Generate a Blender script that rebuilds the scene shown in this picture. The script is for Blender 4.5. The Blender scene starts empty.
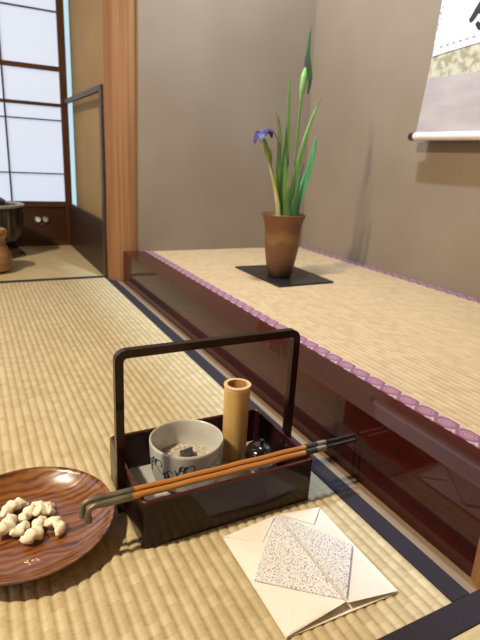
import bpy, bmesh, math, random
from mathutils import Vector, Matrix, noise
random.seed(7)
C = bpy.context.scene.collection
PI = math.pi

# ------------------------------------------------------------------ materials
def nm(name):
    m = bpy.data.materials.new(name); m.use_nodes = True
    nt = m.node_tree; b = nt.nodes['Principled BSDF']
    return m, nt, b
def N(nt, typ, **kw):
    n = nt.nodes.new(typ)
    for k, v in kw.items():
        if k.startswith('i_'):
            key = k[2:]
            n.inputs[int(key) if key.isdigit() else key].default_value = v
        else: setattr(n, k, v)
    return n
def ramp(nt, fac, stops):
    r = nt.nodes.new('ShaderNodeValToRGB')
    el = r.color_ramp.elements
    while len(el) < len(stops): el.new(0.5)
    for e, (p, c) in zip(el, stops):
        e.position = p; e.color = (*c, 1)
    nt.links.new(fac, r.inputs[0]); return r.outputs[0]
def coords(nt, scale=(1,1,1), loc=(0,0,0), rot=(0,0,0), kind='Object'):
    tc = nt.nodes.new('ShaderNodeTexCoord'); mp = nt.nodes.new('ShaderNodeMapping')
    mp.inputs['Scale'].default_value = scale; mp.inputs['Location'].default_value = loc; mp.inputs['Rotation'].default_value = rot
    nt.links.new(tc.outputs[kind], mp.inputs[0]); return mp.outputs[0]
def noisy(name, c1, c2, scale=(20,20,20), rough=.6, detail=4, bump=0, bscale=None, coat=0, coat_rough=.05, spec=.5, lo=.35, hi=.65, metal=0, dist=.01, sheen=0, noise_scale=1, trans=0):
    m, nt, b = nm(name)
    v = coords(nt, scale)
    n = N(nt, 'ShaderNodeTexNoise', i_Scale=noise_scale, i_Detail=detail); nt.links.new(v, n.inputs['Vector'])
    col = ramp(nt, n.outputs['Fac'], [(lo, c1), (hi, c2)])
    nt.links.new(col, b.inputs['Base Color'])
    b.inputs['Roughness'].default_value = rough; b.inputs['Metallic'].default_value = metal
    b.inputs['Specular IOR Level'].default_value = spec
    b.inputs['Coat Weight'].default_value = coat; b.inputs['Coat Roughness'].default_value = coat_rough
    b.inputs['Sheen Weight'].default_value = sheen
    if trans: b.inputs['Transmission Weight'].default_value = trans
    if bump:
        v2 = coords(nt, bscale or scale)
        n2 = N(nt, 'ShaderNodeTexNoise', i_Scale=1, i_Detail=4); nt.links.new(v2, n2.inputs['Vector'])
        bp = N(nt, 'ShaderNodeBump', i_Strength=bump, i_Distance=dist); nt.links.new(n2.outputs['Fac'], bp.inputs['Height'])
        nt.links.new(bp.outputs[0], b.inputs['Normal'])
    return m
def M2(nt, op, a, b=None, c=None):
    n = nt.nodes.new('ShaderNodeMath'); n.operation = op
    for i, x in enumerate((a, b, c)):
        if x is None: continue
        if isinstance(x, (int, float)): n.inputs[i].default_value = x
        else: nt.links.new(x, n.inputs[i])
    return n.outputs[0]

def tatami_mat_material(name, c1, c2, cell, along='Y', period=.015):
    # ribs are real geometry; the shader adds the rushes and the short cells of each rib
    m, nt, b = nm(name)
    tc = nt.nodes.new('ShaderNodeTexCoord'); sp = nt.nodes.new('ShaderNodeSeparateXYZ'); nt.links.new(tc.outputs['Object'], sp.inputs[0])
    x, y = (sp.outputs[0], sp.outputs[1]) if along == 'Y' else (sp.outputs[1], sp.outputs[0])
    rib = M2(nt, 'FLOOR', M2(nt, 'DIVIDE', x, period))
    wn = N(nt, 'ShaderNodeTexWhiteNoise', noise_dimensions='1D'); nt.links.new(rib, wn.inputs['W'])
    # cells along the rib, half shifted from rib to rib
    sh = M2(nt, 'MULTIPLY', M2(nt, 'PINGPONG', rib, 1.0), .5)
    cy = M2(nt, 'ADD', M2(nt, 'DIVIDE', y, cell), sh)
    cf = M2(nt, 'FRACT', cy); cell_h = M2(nt, 'SINE', M2(nt, 'MULTIPLY', cf, PI))
    wn2 = N(nt, 'ShaderNodeTexWhiteNoise', noise_dimensions='2D')
    cb = nt.nodes.new('ShaderNodeCombineXYZ'); nt.links.new(rib, cb.inputs[0]); nt.links.new(M2(nt, 'FLOOR', cy), cb.inputs[1]); nt.links.new(cb.outputs[0], wn2.inputs['Vector'])
    v = coords(nt, (45, 700, 45) if along == 'Y' else (700, 45, 45))
    n1 = N(nt, 'ShaderNodeTexNoise', i_Scale=1, i_Detail=3); nt.links.new(v, n1.inputs['Vector'])
    v2 = coords(nt, (7, 9, 7))
    n2 = N(nt, 'ShaderNodeTexNoise', i_Scale=1, i_Detail=3); nt.links.new(v2, n2.inputs['Vector'])
    fac = M2(nt, 'ADD', M2(nt, 'MULTIPLY', n1.outputs['Fac'], .42), M2(nt, 'MULTIPLY', n2.outputs['Fac'], .16))
    fac = M2(nt, 'ADD', fac, M2(nt, 'MULTIPLY', wn2.outputs['Value'], .26))
    fac = M2(nt, 'ADD', fac, .08)
    col = ramp(nt, fac, [(.2, c1), (.8, c2)])
    nt.links.new(col, b.inputs['Base Color'])
    b.inputs['Roughness'].default_value = .48; b.inputs['Specular IOR Level'].default_value = .4
    h = M2(nt, 'ADD', M2(nt, 'MULTIPLY', M2(nt, 'POWER', cell_h, .35), .7), M2(nt, 'MULTIPLY', n1.outputs['Fac'], .45))
    bp = N(nt, 'ShaderNodeBump', i_Strength=.8, i_Distance=.0016); nt.links.new(h, bp.inputs['Height']); nt.links.new(bp.outputs[0], b.inputs['Normal'])
    return m

def brocade_material(name, xc, w, period=.041):
    m, nt, b = nm(name)
    tc = nt.nodes.new('ShaderNodeTexCoord'); sp = nt.nodes.new('ShaderNodeSeparateXYZ'); nt.links.new(tc.outputs['Object'], sp.inputs[0])
    u = M2(nt, 'SUBTRACT', M2(nt, 'FRACT', M2(nt, 'DIVIDE', sp.outputs[1], period)), .5)
    v = M2(nt, 'DIVIDE', M2(nt, 'SUBTRACT', sp.outputs[0], xc), w)
    d = M2(nt, 'SQRT', M2(nt, 'ADD', M2(nt, 'POWER', M2(nt, 'MULTIPLY', u, 1.0), 2), M2(nt, 'POWER', M2(nt, 'MULTIPLY', v, 1.0), 2)))
    ang = M2(nt, 'ARCTAN2', v, u)
    pet = M2(nt, 'MULTIPLY', M2(nt, 'SINE', M2(nt, 'MULTIPLY', ang, 8)), .018)
    d2 = M2(nt, 'ADD', d, pet)
    col = ramp(nt, d2, [(.0, (.42,.27,.31)), (.07, (.19,.07,.10)), (.14, (.38,.21,.26)), (.20, (.18,.065,.095)), (.28, (.33,.16,.21)), (.38, (.19,.065,.095)), (.50, (.20,.07,.10)), (.55, (.48,.38,.42)), (.66, (.27,.15,.20))])
    nt.links.new(col, b.inputs['Base Color']); b.inputs['Roughness'].default_value = .75
    n1 = N(nt, 'ShaderNodeTexNoise', i_Scale=1500, i_Detail=1); nt.links.new(tc.outputs['Object'], n1.inputs['Vector'])
    bp = N(nt, 'ShaderNodeBump', i_Strength=.3, i_Distance=.0005); nt.links.new(n1.outputs['Fac'], bp.inputs['Height']); nt.links.new(bp.outputs[0], b.inputs['Normal'])
    return m

def wood(name, c1, c2, scale, rough=.4, coat=0, coat_rough=.1, bump=.1, lo=.3, hi=.7, spec=.5):
    m, nt, b = nm(name)
    v = coords(nt, scale)
    n = N(nt, 'ShaderNodeTexNoise', i_Scale=1, i_Detail=6, i_Distortion=.6); nt.links.new(v, n.inputs['Vector'])
    w = N(nt, 'ShaderNodeTexNoise', i_Scale=4, i_Detail=2); nt.links.new(v, w.inputs['Vector'])
    f = M2(nt, 'ADD', M2(nt, 'MULTIPLY', n.outputs['Fac'], .7), M2(nt, 'MULTIPLY', w.outputs['Fac'], .3))
    nt.links.new(ramp(nt, f, [(lo, c1), (hi, c2)]), b.inputs['Base Color'])
    b.inputs['Roughness'].default_value = rough; b.inputs['Coat Weight'].default_value = coat; b.inputs['Coat Roughness'].default_value = coat_rough
    b.inputs['Specular IOR Level'].default_value = spec
    bp = N(nt, 'ShaderNodeBump', i_Strength=bump, i_Distance=.002); nt.links.new(f, bp.inputs['Height']); nt.links.new(bp.outputs[0], b.inputs['Normal'])
    return m

def emit(name, col, strength, base=(.8,.8,.8)):
    m, nt, b = nm(name)
    b.inputs['Base Color'].default_value = (*base, 1); b.inputs['Emission Color'].default_value = (*col, 1)
    b.inputs['Emission Strength'].default_value = strength; b.inputs['Roughness'].default_value = .9
    return m

MAT = {}
MAT['tatami'] = tatami_mat_material('tatami_rush', (.42,.335,.175), (.64,.55,.355), .0155)
MAT['tatami_far'] = tatami_mat_material('tatami_rush_far', (.46,.37,.19), (.66,.55,.33), .026, along='X')
MAT['tatami_toko'] = tatami_mat_material('tatami_rush_alcove', (.38,.26,.13), (.58,.42,.235), .024)
MAT['heri'] = noisy('indigo_cloth', (.010,.006,.012), (.020,.014,.022), (900,900,900), rough=.8, bump=.3, dist=.0005)
MAT['brocade_front'] = brocade_material('purple_brocade', .0145, .033)
MAT['brocade_back'] = brocade_material('purple_brocade_back', .0175, .036)
MAT['beam'] = wood('red_brown_lacquer', (.016,.0025,.0018), (.055,.0075,.0045), (30,1.6,14), rough=.22, coat=.5, coat_rough=.03, bump=.02, spec=.08)
MAT['sill'] = wood('pale_sill_wood', (.20,.14,.085), (.31,.23,.15), (60,3,60), rough=.5)
MAT['cedar'] = wood('cedar_pillar', (.15,.064,.022), (.35,.165,.060), (75,75,.8), rough=.5, coat=0, bump=.3, lo=.25, hi=.75)
MAT['toko_wall'] = noisy('grey_sand_plaster', (.210,.160,.108), (.235,.182,.126), (4,4,4), rough=.92, bump=.25, bscale=(420,420,420), dist=.0012)
MAT['ochre_wall'] = noisy('ochre_plaster', (.31,.20,.085), (.35,.23,.105), (4,4,4), rough=.9, bump=.2, bscale=(350,350,350), dist=.001)
MAT['ceiling'] = wood('ceiling_board', (.14,.09,.05), (.22,.15,.09), (3,40,10), rough=.7)
MAT['shoji_wood'] = wood('dark_lattice_wood', (.05,.017,.008), (.10,.037,.014), (60,60,4), rough=.45)
MAT['shoji_rail'] = wood('dark_lattice_rail', (.05,.017,.008), (.10,.037,.014), (4,60,60), rough=.45)
MAT['panel_wood'] = wood('red_brown_panel', (.035,.010,.005), (.065,.020,.008), (3,20,40), rough=.4, coat=.15)
MAT['screen_panel'] = wood('dark_low_panel', (.022,.010,.005), (.048,.023,.011), (40,3,30), rough=.5, coat=.1, coat_rough=.2, spec=.25)
MAT['screen_frame'] = noisy('dark_lacquer_frame', (.035,.020,.015), (.06,.036,.028), (30,30,30), rough=.5)
MAT['paper_glow'] = emit('daylit_shoji_paper', (.66,.79,1.0), .70, (.35,.35,.35))
MAT['paper_side'] = emit('daylit_side_shoji_paper', (.74,.86,1.0), .55)
MAT['strip_glow'] = emit('daylit_gap', (.60,.88,1.0), .80, (.3,.3,.3))
MAT['chrome'] = noisy('polished_metal', (.75,.8,.9), (.85,.9,1), rough=.12, metal=1)
MAT['black_lacquer'] = noisy('black_lacquer', (.006,.004,.004), (.010,.007,.006), rough=.15, coat=1, coat_rough=.03)
MAT['tray'] = noisy('dark_red_lacquer', (.013,.0035,.0035), (.020,.005,.005), (6,6,6), rough=.3, coat=.42, coat_rough=.05, spec=.12)
MAT['tray_edge'] = noisy('worn_lacquer_edge', (.045,.008,.008), (.07,.012,.011), (30,30,30), rough=.25, coat=.4, coat_rough=.05)
MAT['liner'] = noisy('silver_grey_liner', (.68,.68,.69), (.78,.78,.80), (14,14,14), rough=.33, metal=.45)
MAT['board'] = noisy('matt_black_board', (.010,.009,.010), (.016,.014,.015), (40,40,40), rough=.32)
MAT['bamboo'] = wood('pale_bamboo', (.56,.36,.12), (.68,.46,.18), (60,60,3), rough=.35, coat=.2, bump=.05)
MAT['bamboo_cut'] = noisy('cut_bamboo', (.70,.50,.26), (.82,.62,.36), (200,200,200), rough=.6)
MAT['bamboo_in'] = noisy('bamboo_inside', (.40,.22,.08), (.55,.32,.13), (80,80,10), rough=.7)
MAT['pipe_shaft'] = wood('orange_bamboo', (.40,.155,.036), (.56,.255,.07), (6,90,90), rough=.3, coat=.4, bump=.03)
MAT['pipe_metal'] = noisy('tarnished_brass', (.15,.14,.10), (.23,.21,.155), (60,60,60), rough=.5, metal=.7)
MAT['pipe_dark'] = noisy('dark_steel', (.05,.05,.045), (.10,.10,.09), (60,60,60), rough=.35, metal=.8)
MAT['pipe_band'] = noisy('bright_band', (.34,.31,.22), (.45,.41,.30), (60,60,60), rough=.35, metal=.8)
MAT['porcelain'] = noisy('grey_white_porcelain', (.47,.47,.44), (.58,.58,.55), (22,22,22), rough=.3, coat=.25, coat_rough=.15)
MAT['cobalt'] = noisy('painted_cobalt', (.015,.022,.05), (.04,.055,.10), (200,200,200), rough=.25, coat=.6)
MAT['ash'] = noisy('pale_ash', (.30,.27,.22), (.66,.62,.55), (160,160,160), rough=.95, bump=.8, bscale=(260,260,260), dist=.003)
MAT['charcoal'] = noisy('charcoal', (.012,.013,.018), (.06,.065,.08), (120,120,120), rough=.5, bump=.5, dist=.002)
MAT['paper'] = noisy('cream_paper', (.80,.78,.73), (.86,.84,.79), (12,12,12), rough=.75, bump=.05, bscale=(300,300,300))
MAT['candy'] = noisy('sugar_white', (.82,.74,.56), (.90,.83,.67), (60,60,60), rough=.7, bump=.25, bscale=(220,220,220), dist=.001)
MAT['vase'] = None

def speckled():
    m, nt, b = nm('speckled_paper')
    v = coords(nt, (1,1,1))
    n1 = N(nt, 'ShaderNodeTexNoise', i_Scale=540, i_Detail=2); nt.links.new(v, n1.inputs['Vector'])
    col = ramp(nt, n1.outputs['Fac'], [(.37, (.20,.20,.27)), (.43, (.54,.53,.57)), (.485, (.82,.81,.81))])
    nt.links.new(col, b.inputs['Base Color']); b.inputs['Roughness'].default_value = .6
    return m
MAT['speckle'] = speckled()
def vase_mat():
    m, nt, b = nm('brown_bronze_glaze')
    tc = nt.nodes.new('ShaderNodeTexCoord'); sp = nt.nodes.new('ShaderNodeSeparateXYZ'); nt.links.new(tc.outputs['Object'], sp.inputs[0])
    n = N(nt, 'ShaderNodeTexNoise', i_Scale=28, i_Detail=5); nt.links.new(tc.outputs['Object'], n.inputs['Vector'])
    z = M2(nt, 'ADD', M2(nt, 'MULTIPLY', sp.outputs[2], 4.6), M2(nt, 'MULTIPLY', M2(nt, 'SUBTRACT', n.outputs['Fac'], .5), .22))
    col = ramp(nt, z, [(0, (.050,.022,.011)), (.25, (.125,.058,.026)), (.50, (.17,.075,.032)), (.57, (.22,.125,.045)), (.66, (.20,.10,.038)), (.72, (.15,.062,.028)), (1, (.17,.07,.035))])
    nt.links.new(col, b.inputs['Base Color']); b.inputs['Roughness'].default_value = .42
    b.inputs['Metallic'].default_value = .15
    bp = N(nt, 'ShaderNodeBump', i_Strength=.15, i_Distance=.002); nt.links.new(n.outputs['Fac'], bp.inputs['Height']); nt.links.new(bp.outputs[0], b.inputs['Normal'])
    return m
MAT['vase'] = vase_mat()
def plate_mat():
    m, nt, b = nm('turned_zelkova')
    tc = nt.nodes.new('ShaderNodeTexCoord')
    mp = nt.nodes.new('ShaderNodeMapping'); mp.inputs['Rotation'].default_value = (0,0,math.radians(-38)); mp.inputs['Scale'].default_value = (8,55,8); nt.links.new(tc.outputs['Object'], mp.inputs[0])
    n = N(nt, 'ShaderNodeTexNoise', i_Scale=1.3, i_Detail=7, i_Distortion=.5); nt.links.new(mp.outputs[0], n.inputs['Vector'])
    w = N(nt, 'ShaderNodeTexWave', i_Scale=4.0, i_Distortion=9, i_Detail=4, wave_type='RINGS'); w.inputs['Detail Scale'].default_value = 1.2
    mp2 = nt.nodes.new('ShaderNodeMapping'); mp2.inputs['Location'].default_value = (-.02,.02,0); mp2.inputs['Scale'].default_value = (3.5,7,4); nt.links.new(tc.outputs['Object'], mp2.inputs[0])
    nt.links.new(mp2.outputs[0], w.inputs['Vector'])
    f = M2(nt, 'ADD', M2(nt, 'MULTIPLY', n.outputs['Fac'], .72), M2(nt, 'MULTIPLY', w.outputs['Fac'], .28))
    nt.links.new(ramp(nt, f, [(.27, (.035,.011,.005)), (.38, (.13,.042,.013)), (.56, (.22,.078,.021)), (.78, (.30,.12,.036))]), b.inputs['Base Color'])
    b.inputs['Roughness'].default_value = .3; b.inputs['Coat Weight'].default_value = .6; b.inputs['Coat Roughness'].default_value = .12
    bp = N(nt, 'ShaderNodeBump', i_Strength=.25, i_Distance=.0015); nt.links.new(f, bp.inputs['Height']); nt.links.new(bp.outputs[0], b.inputs['Normal'])
    return m
MAT['plate'] = plate_mat()
def leaf(name, c1, c2):
    return noisy(name, c1, c2, (90,90,4), rough=.4, spec=.5)
MAT['leaf'] = leaf('iris_leaf_green', (.075,.165,.035), (.14,.26,.06))
MAT['leaf_bright'] = leaf('iris_leaf_bright', (.055,.23,.085), (.11,.34,.13))
MAT['leaf_pale'] = leaf('iris_leaf_pale', (.42,.42,.15), (.60,.56,.28))
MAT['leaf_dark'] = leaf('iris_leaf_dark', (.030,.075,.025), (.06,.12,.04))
MAT['stalk'] = leaf('iris_stalk', (.17,.24,.04), (.30,.36,.08))
MAT['spathe'] = leaf('iris_spathe', (.13,.32,.08), (.24,.46,.16))
MAT['petal'] = noisy('violet_petal', (.022,.010,.07), (.055,.032,.14), (90,90,90), rough=.6)
MAT['petal_dark'] = noisy('dark_violet_bud', (.018,.015,.06), (.04,.03,.12), (90,90,90), rough=.5)
MAT['scroll_paper'] = noisy('white_scroll_paper', (.62,.645,.70), (.67,.695,.75), (10,10,10), rough=.85)
MAT['scroll_lower'] = noisy('lavender_grey_silk', (.33,.29,.285), (.39,.345,.335), (4,8,30), rough=.7)
MAT['scroll_brocade'] = noisy('olive_brocade', (.27,.24,.14), (.46,.44,.34), (45,45,45), rough=.65, lo=.42, hi=.58)
MAT['scroll_edge'] = noisy('patterned_edge_brocade', (.26,.24,.24), (.62,.62,.66), (130,130,130), rough=.65, lo=.45, hi=.55)
MAT['gold_mark'] = noisy('rust_brown_woven_marks', (.50,.36,.30), (.58,.44,.38), rough=.7)
MAT['roller'] = noisy('white_roller_cover', (.62,.58,.56), (.68,.64,.62), rough=.5)
MAT['knob'] = noisy('dark_roller_knob', (.03,.008,.008), (.05,.014,.012), rough=.25, coat=.6)
MAT['ink'] = noisy('black_ink', (.008,.009,.014), (.018,.02,.03), rough=.5)
def tub_mat():
    m, nt, b = nm('fluted_dark_vessel')
    v = coords(nt, (60,60,5))
    n = N(nt, 'ShaderNodeTexNoise', i_Scale=1, i_Detail=4); nt.links.new(v, n.inputs['Vector'])
    nt.links.new(ramp(nt, n.outputs['Fac'], [(.42, (.018,.013,.010)), (.60, (.10,.085,.07))]), b.inputs['Base Color'])
    b.inputs['Roughness'].default_value = .4
    return m
MAT['tub'] = tub_mat()
MAT['tub_rim'] = noisy('silvery_rim', (.30,.28,.24), (.45,.42,.37), (90,90,90), rough=.35, metal=.3)
MAT['iron'] = noisy('black_iron', (.010,.012,.014), (.02,.022,.025), (90,90,90), rough=.5, bump=.2)
MAT['gourd'] = noisy('tan_brown_gourd', (.24,.12,.045), (.42,.25,.11), (14,14,40), rough=.45, coat=.2)

# ------------------------------------------------------------------ mesh helpers
def V3(*a): return Vector(a)
def box(bm, x0, x1, y0, y1, z0, z1, mi=0):
    vs = [bm.verts.new(p) for p in [(x0,y0,z0),(x1,y0,z0),(x1,y1,z0),(x0,y1,z0),(x0,y0,z1),(x1,y0,z1),(x1,y1,z1),(x0,y1,z1)]]
    for f in [(0,3,2,1),(4,5,6,7),(0,1,5,4),(1,2,6,5),(2,3,7,6),(3,0,4,7)]:
        bm.faces.new([vs[i] for i in f]).material_index = mi
    return vs
def lathe(bm, prof, cx, cy, seg=48, mi=0, close=False, flute=0, nfl=0):
    rings = []
    for (r, z) in prof:
        if r < 1e-6: rings.append([bm.verts.new((cx, cy, z))])
        else: rings.append([bm.verts.new((cx+(r+flute*math.cos(nfl*2*PI*i/seg))*math.cos(2*PI*i/seg), cy+(r+flute*math.cos(nfl*2*PI*i/seg))*math.sin(2*PI*i/seg), z)) for i in range(seg)])
    for a, b in zip(rings, rings[1:]):
        for i in range(seg):
            j = (i+1) % seg
            if len(a) == 1 and len(b) == 1: continue
            if len(a) == 1: f = bm.faces.new((a[0], b[j], b[i]))
            elif len(b) == 1: f = bm.faces.new((a[i], a[j], b[0]))
            else: f = bm.faces.new((a[i], a[j], b[j], b[i]))
            f.material_index = mi
    return rings
def frames(pts):
    T = []
    for i in range(len(pts)):
        a = pts[max(i-1,0)]; b = pts[min(i+1,len(pts)-1)]
        T.append((b-a).normalized())
    up = Vector((0,0,1)) if abs(T[0].z) < .9 else Vector((1,0,0))
    n = (up - T[0]*up.dot(T[0])).normalized(); out = []
    for t in T:
        n = (n - t*n.dot(t)).normalized(); out.append((t, n, t.cross(n)))
    return out
def tube(bm, pts, rad, seg=12, mi=0, cap=True, flat=1.0):
    pts = [Vector(p) for p in pts]
    if not isinstance(rad, (list, tuple)): rad = [rad]*len(pts)
    rings = []
    for p, r, (t, n, b) in zip(pts, rad, frames(pts)):
        rings.append([bm.verts.new(p + n*r*math.cos(2*PI*i/seg) + b*r*flat*math.sin(2*PI*i/seg)) for i in range(seg)])
    for a, c in zip(rings, rings[1:]):
        for i in range(seg):
            j = (i+1) % seg
            bm.faces.new((a[i], a[j], c[j], c[i])).material_index = mi
    if cap:
        bm.faces.new(rings[0][::-1]).material_index = mi; bm.faces.new(rings[-1]).material_index = mi
    return rings
def smooth_path(pts, n=6):
    pts = [Vector(p) for p in pts]; out = []
    P = [pts[0]*2-pts[1]] + pts + [pts[-1]*2-pts[-2]]
    for i in range(1, len(P)-2):
        for k in range(n):
            t = k/n; a,b,c,d = P[i-1],P[i],P[i+1],P[i+2]
            out.append(.5*((2*b)+(c-a)*t+(2*a-5*b+4*c-d)*t*t+(3*b-a-3*c+d)*t**3))
    out.append(pts[-1]); return out
def lerp_list(vals, n):
    out = []
    for i in range(n):
        t = i/(n-1)*(len(vals)-1); k = min(int(t), len(vals)-2); f = t-k
        out.append(vals[k]*(1-f)+vals[k+1]*f)
    return out
def prism(bm, poly, z0, z1, mi=0):
    a = [bm.verts.new((x,y,z0)) for x,y in poly]; b = [bm.verts.new((x,y,z1)) for x,y in poly]
    bm.faces.new(a[::-1]).material_index = mi; bm.faces.new(b).material_index = mi
    n = len(poly)
    for i in range(n):
        j = (i+1) % n; bm.faces.new((a[i], a[j], b[j], b[i])).material_index = mi
def bevel(bm, w, seg=2, verts_only=None):
    es = [e for e in bm.edges if len(e.link_faces) == 2 and e.calc_face_angle(0) > .6]
    bmesh.ops.bevel(bm, geom=es, offset=w, segments=seg, affect='EDGES', profile=.5)
def finish(name, bm, mats, parent=None, loc=None, smooth=True, angle=35):
    me = bpy.data.meshes.new(name)
    bmesh.ops.remove_doubles(bm, verts=bm.verts, dist=1e-6)
    bmesh.ops.recalc_face_normals(bm, faces=bm.faces)
    org = Vector(parent['_org']) if parent is not None else Vector(loc or (0,0,0))
    if parent is not None and loc is not None:        # a part with its own origin
        base = Vector(loc)
    else: base = org
    bmesh.ops.translate(bm, verts=bm.verts, vec=-base)
    for f in bm.faces: f.smooth = smooth
    bm.to_mesh(me); bm.free()
    if smooth:
        try: me.set_sharp_from_angle(angle=math.radians(angle))
        except Exception: pass
    for mt in (mats if isinstance(mats, (list, tuple)) else [mats]): me.materials.append(MAT[mt])
    o = bpy.data.objects.new(name, me); C.objects.link(o)
    if parent is not None:
        o.parent = parent; o.location = base-org
    else: o.location = base
    o['_org'] = tuple(base)
    return o
def thing(name, label, cat, loc=(0,0,0), group=None):
    o = bpy.data.objects.new(name, None); C.objects.link(o); o.location = loc; o.empty_display_size = .05
    o['_org'] = tuple(loc); tag(o, label, cat, group); return o
def tag(o, label, cat, group=None, kind=None):
    o['label'] = label; o['category'] = cat
    if group: o['group'] = group
    if kind: o['kind'] = kind
    return o
def struct(name, bm, mat, smooth=False, loc=None):
    o = finish(name, bm, mat, loc=loc, smooth=smooth); o['kind'] = 'structure'; return o
def copy_tree(o, parent=None):
    c = o.copy(); C.objects.link(c)
    if parent is not None: c.parent = parent
    for ch in list(o.children): copy_tree(ch, c)
    return c
B = bmesh.new

# ------------------------------------------------------------------ the room shell
bm = B(); box(bm, -2.0, 1.6, -1.7, 3.2, -.10, -.045); struct('floor', bm, 'sill')
bm = B(); box(bm, -2.0, .62, -1.7, 3.2, 2.35, 2.40); struct('ceiling', bm, 'ceiling')
bm = B(); box(bm, .62, 1.6, .0, 2.2, 2.20, 2.40)
struct('ceiling_alcove', bm, 'ceiling')
# alcove walls: side wall (far), back wall (with the scroll), near side wall; the back wall leans a trace
bm = B()
LE = .033
def wallx(z): return 1.3675 - LE*(z-.125)
v = [bm.verts.new(p) for p in [(wallx(-.05),.20,-.05),(wallx(-.05),2.05,-.05),(wallx(2.25),2.05,2.25),(wallx(2.25),.20,2.25),(1.5,.20,-.05),(1.5,2.05,-.05),(1.5,2.05,2.25),(1.5,.20,2.25)]]
for f in [(0,1,2,3),(4,7,6,5),(0,4,5,1),(1,5,6,2),(2,6,7,3),(3,7,4,0)]: bm.faces.new([v[i] for i in f])
struct('wall_right', bm, 'toko_wall')
bm = B(); box(bm, .59, 1.46, 1.972, 2.10, -.05, 2.3); struct('wall_alcove_far', bm, 'toko_wall')
bm = B(); box(bm, .60, 1.46, .20, .30, -.05, 2.3); struct('wall_alcove_near', bm, 'toko_wall')
bm = B(); box(bm, .56, .62, .33, 1.99, 1.50, 2.36); struct('wall_lintel_light_cut', bm, 'toko_wall')  # unseen lintel, brought down low to keep alcove lamp spill off the plate
bm = B(); box(bm, .56, .62, -1.7, .25, -.05, 2.36); struct('wall_front_right', bm, 'ochre_wall')
bm = B(); box(bm, -2.0, .62, -1.75, -1.7, -.05, 2.36); struct('wall_front', bm, 'ochre_wall')
bm = B(); box(bm, .527, .58, 2.10, 2.905, -.05, 2.36); struct('wall_far_side', bm, 'ochre_wall')
bm = B(); box(bm, -2.0, .62, 2.95, 3.05, -.05, 2.36); struct('wall_back', bm, 'ochre_wall')
bm = B(); box(bm, -2.0, -1.85, -1.7, 3.05, -.05, .35); box(bm, -2.0, -1.85, -1.7, 3.05, 1.95, 2.36)
box(bm, -2.0, -1.85, -1.7, -.3, .35, 1.95); box(bm, -2.0, -1.85, 2.3, 3.05, .35, 1.95)
struct('wall_left', bm, 'ochre_wall')
# daylit shoji window in the left wall (beside the photograph's frame, it lights the room)
w = bpy.data.objects.new('window_1', None); C.objects.link(w); w.location = (-1.86,1.0,.35); w['kind'] = 'structure'; w['_org'] = (-1.86,1.0,.35)
bm = B(); box(bm, -1.90, -1.885, -.3, 2.3, .35, 1.95); finish('window_paper', bm, 'paper_side', w, smooth=False)
bm = B()
for k in range(9): y = -.3+k*.325; box(bm, -1.885, -1.855, y-.012, y+.012, .35, 1.95)
for z in (.35,.75,1.15,1.55,1.93): box(bm, -1.885, -1.86, -.3, 2.3, z, z+.02)
finish('window_lattice', bm, 'shoji_wood', w, smooth=False)

# ------------------------------------------------------------------ far shoji door
d = bpy.data.objects.new('door_1', None); C.objects.link(d); d.location = (.205,2.905,0); d['kind'] = 'structure'; d['_org'] = (.205,2.905,0)
X0, X1 = -.395, .498
bm = B(); box(bm, X0+.03, X1-.03, 2.905, 2.909, .23, 1.98); finish('shoji_paper', bm, 'paper_glow', d, smooth=False)
bm = B(); box(bm, X1-.034, X1, 2.888, 2.92, 0, 2.02); bevel(bm,.002); finish('stile', bm, 'shoji_wood', d)
bm = B(); box(bm, X0, X0+.034, 2.888, 2.92, 0, 2.02); bevel(bm,.002); finish('stile', bm, 'shoji_wood', d)
bm = B(); box(bm, X0+.034, X1-.034, 2.90, 2.915, .025, .205); finish('lower_panel', bm, 'panel_wood', d, smooth=False)
bm = B(); box(bm, X0+.034, X1-.034, 2.889, 2.919, .205, .232); finish('rail', bm, 'shoji_rail', d, smooth=False)
bm = B(); box(bm, X0+.034, X1-.034, 2.889, 2.919, 0, .028); finish('rail', bm, 'shoji_rail', d, smooth=False)
bm = B(); box(bm, X0+.034, X1-.034, 2.889, 2.919, 1.98, 2.02); finish('rail', bm, 'shoji_rail', d, smooth=False)
for z, h in ((1.124,.006),(.873,.022),(.706,.016),(.634,.006),(.373,.006),(1.36,.006),(1.60,.022),(1.80,.006)):
    bm = B(); box(bm, X0+.034, X1-.034, 2.893, 2.905, z-h/2, z+h/2); finish('lattice_bar', bm, 'shoji_rail', d, smooth=False)
for x in (.203, -.10):
    bm = B(); box(bm, x-.004, x+.004, 2.892, 2.905, .23, 1.98); finish('lattice_bar', bm, 'shoji_wood', d, smooth=False)
# butterfly-shaped metal pull on the lower panel
bm = B()
for sx in (-1,1):
    tube(bm, [(.340+sx*.019,2.901,.138),(.340+sx*.019,2.890,.138)], [.018,.013], seg=20)
pull = finish('door_pull', bm, 'chrome', d)
bm = B(); tube(bm, [(.340,2.901,.112),(.340,2.893,.112)], [.013,.010], seg=20)
for sx in (-1,1): tube(bm, [(.340+sx*.027,2.901,.126),(.340+sx*.027,2.894,.126)], [.008,.006], seg=14)
finish('pull_drop', bm, 'black_lacquer', pull)
# neighbouring paper pane seen through the gap beside the door
w2 = bpy.data.objects.new('window_2', None); C.objects.link(w2); w2.location = (.512,2.93,.0); w2['kind'] = 'structure'; w2['_org'] = (.512,2.93,.0)
bm = B(); box(bm, .498, .527, 2.925, 2.93, .18, 2.0); finish('window_paper', bm, 'strip_glow', w2, smooth=False)
bm = B(); box(bm, .498, .527, 2.918, 2.935, 0, .18); finish('window_sill', bm, 'shoji_wood', w2, smooth=False)
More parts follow.
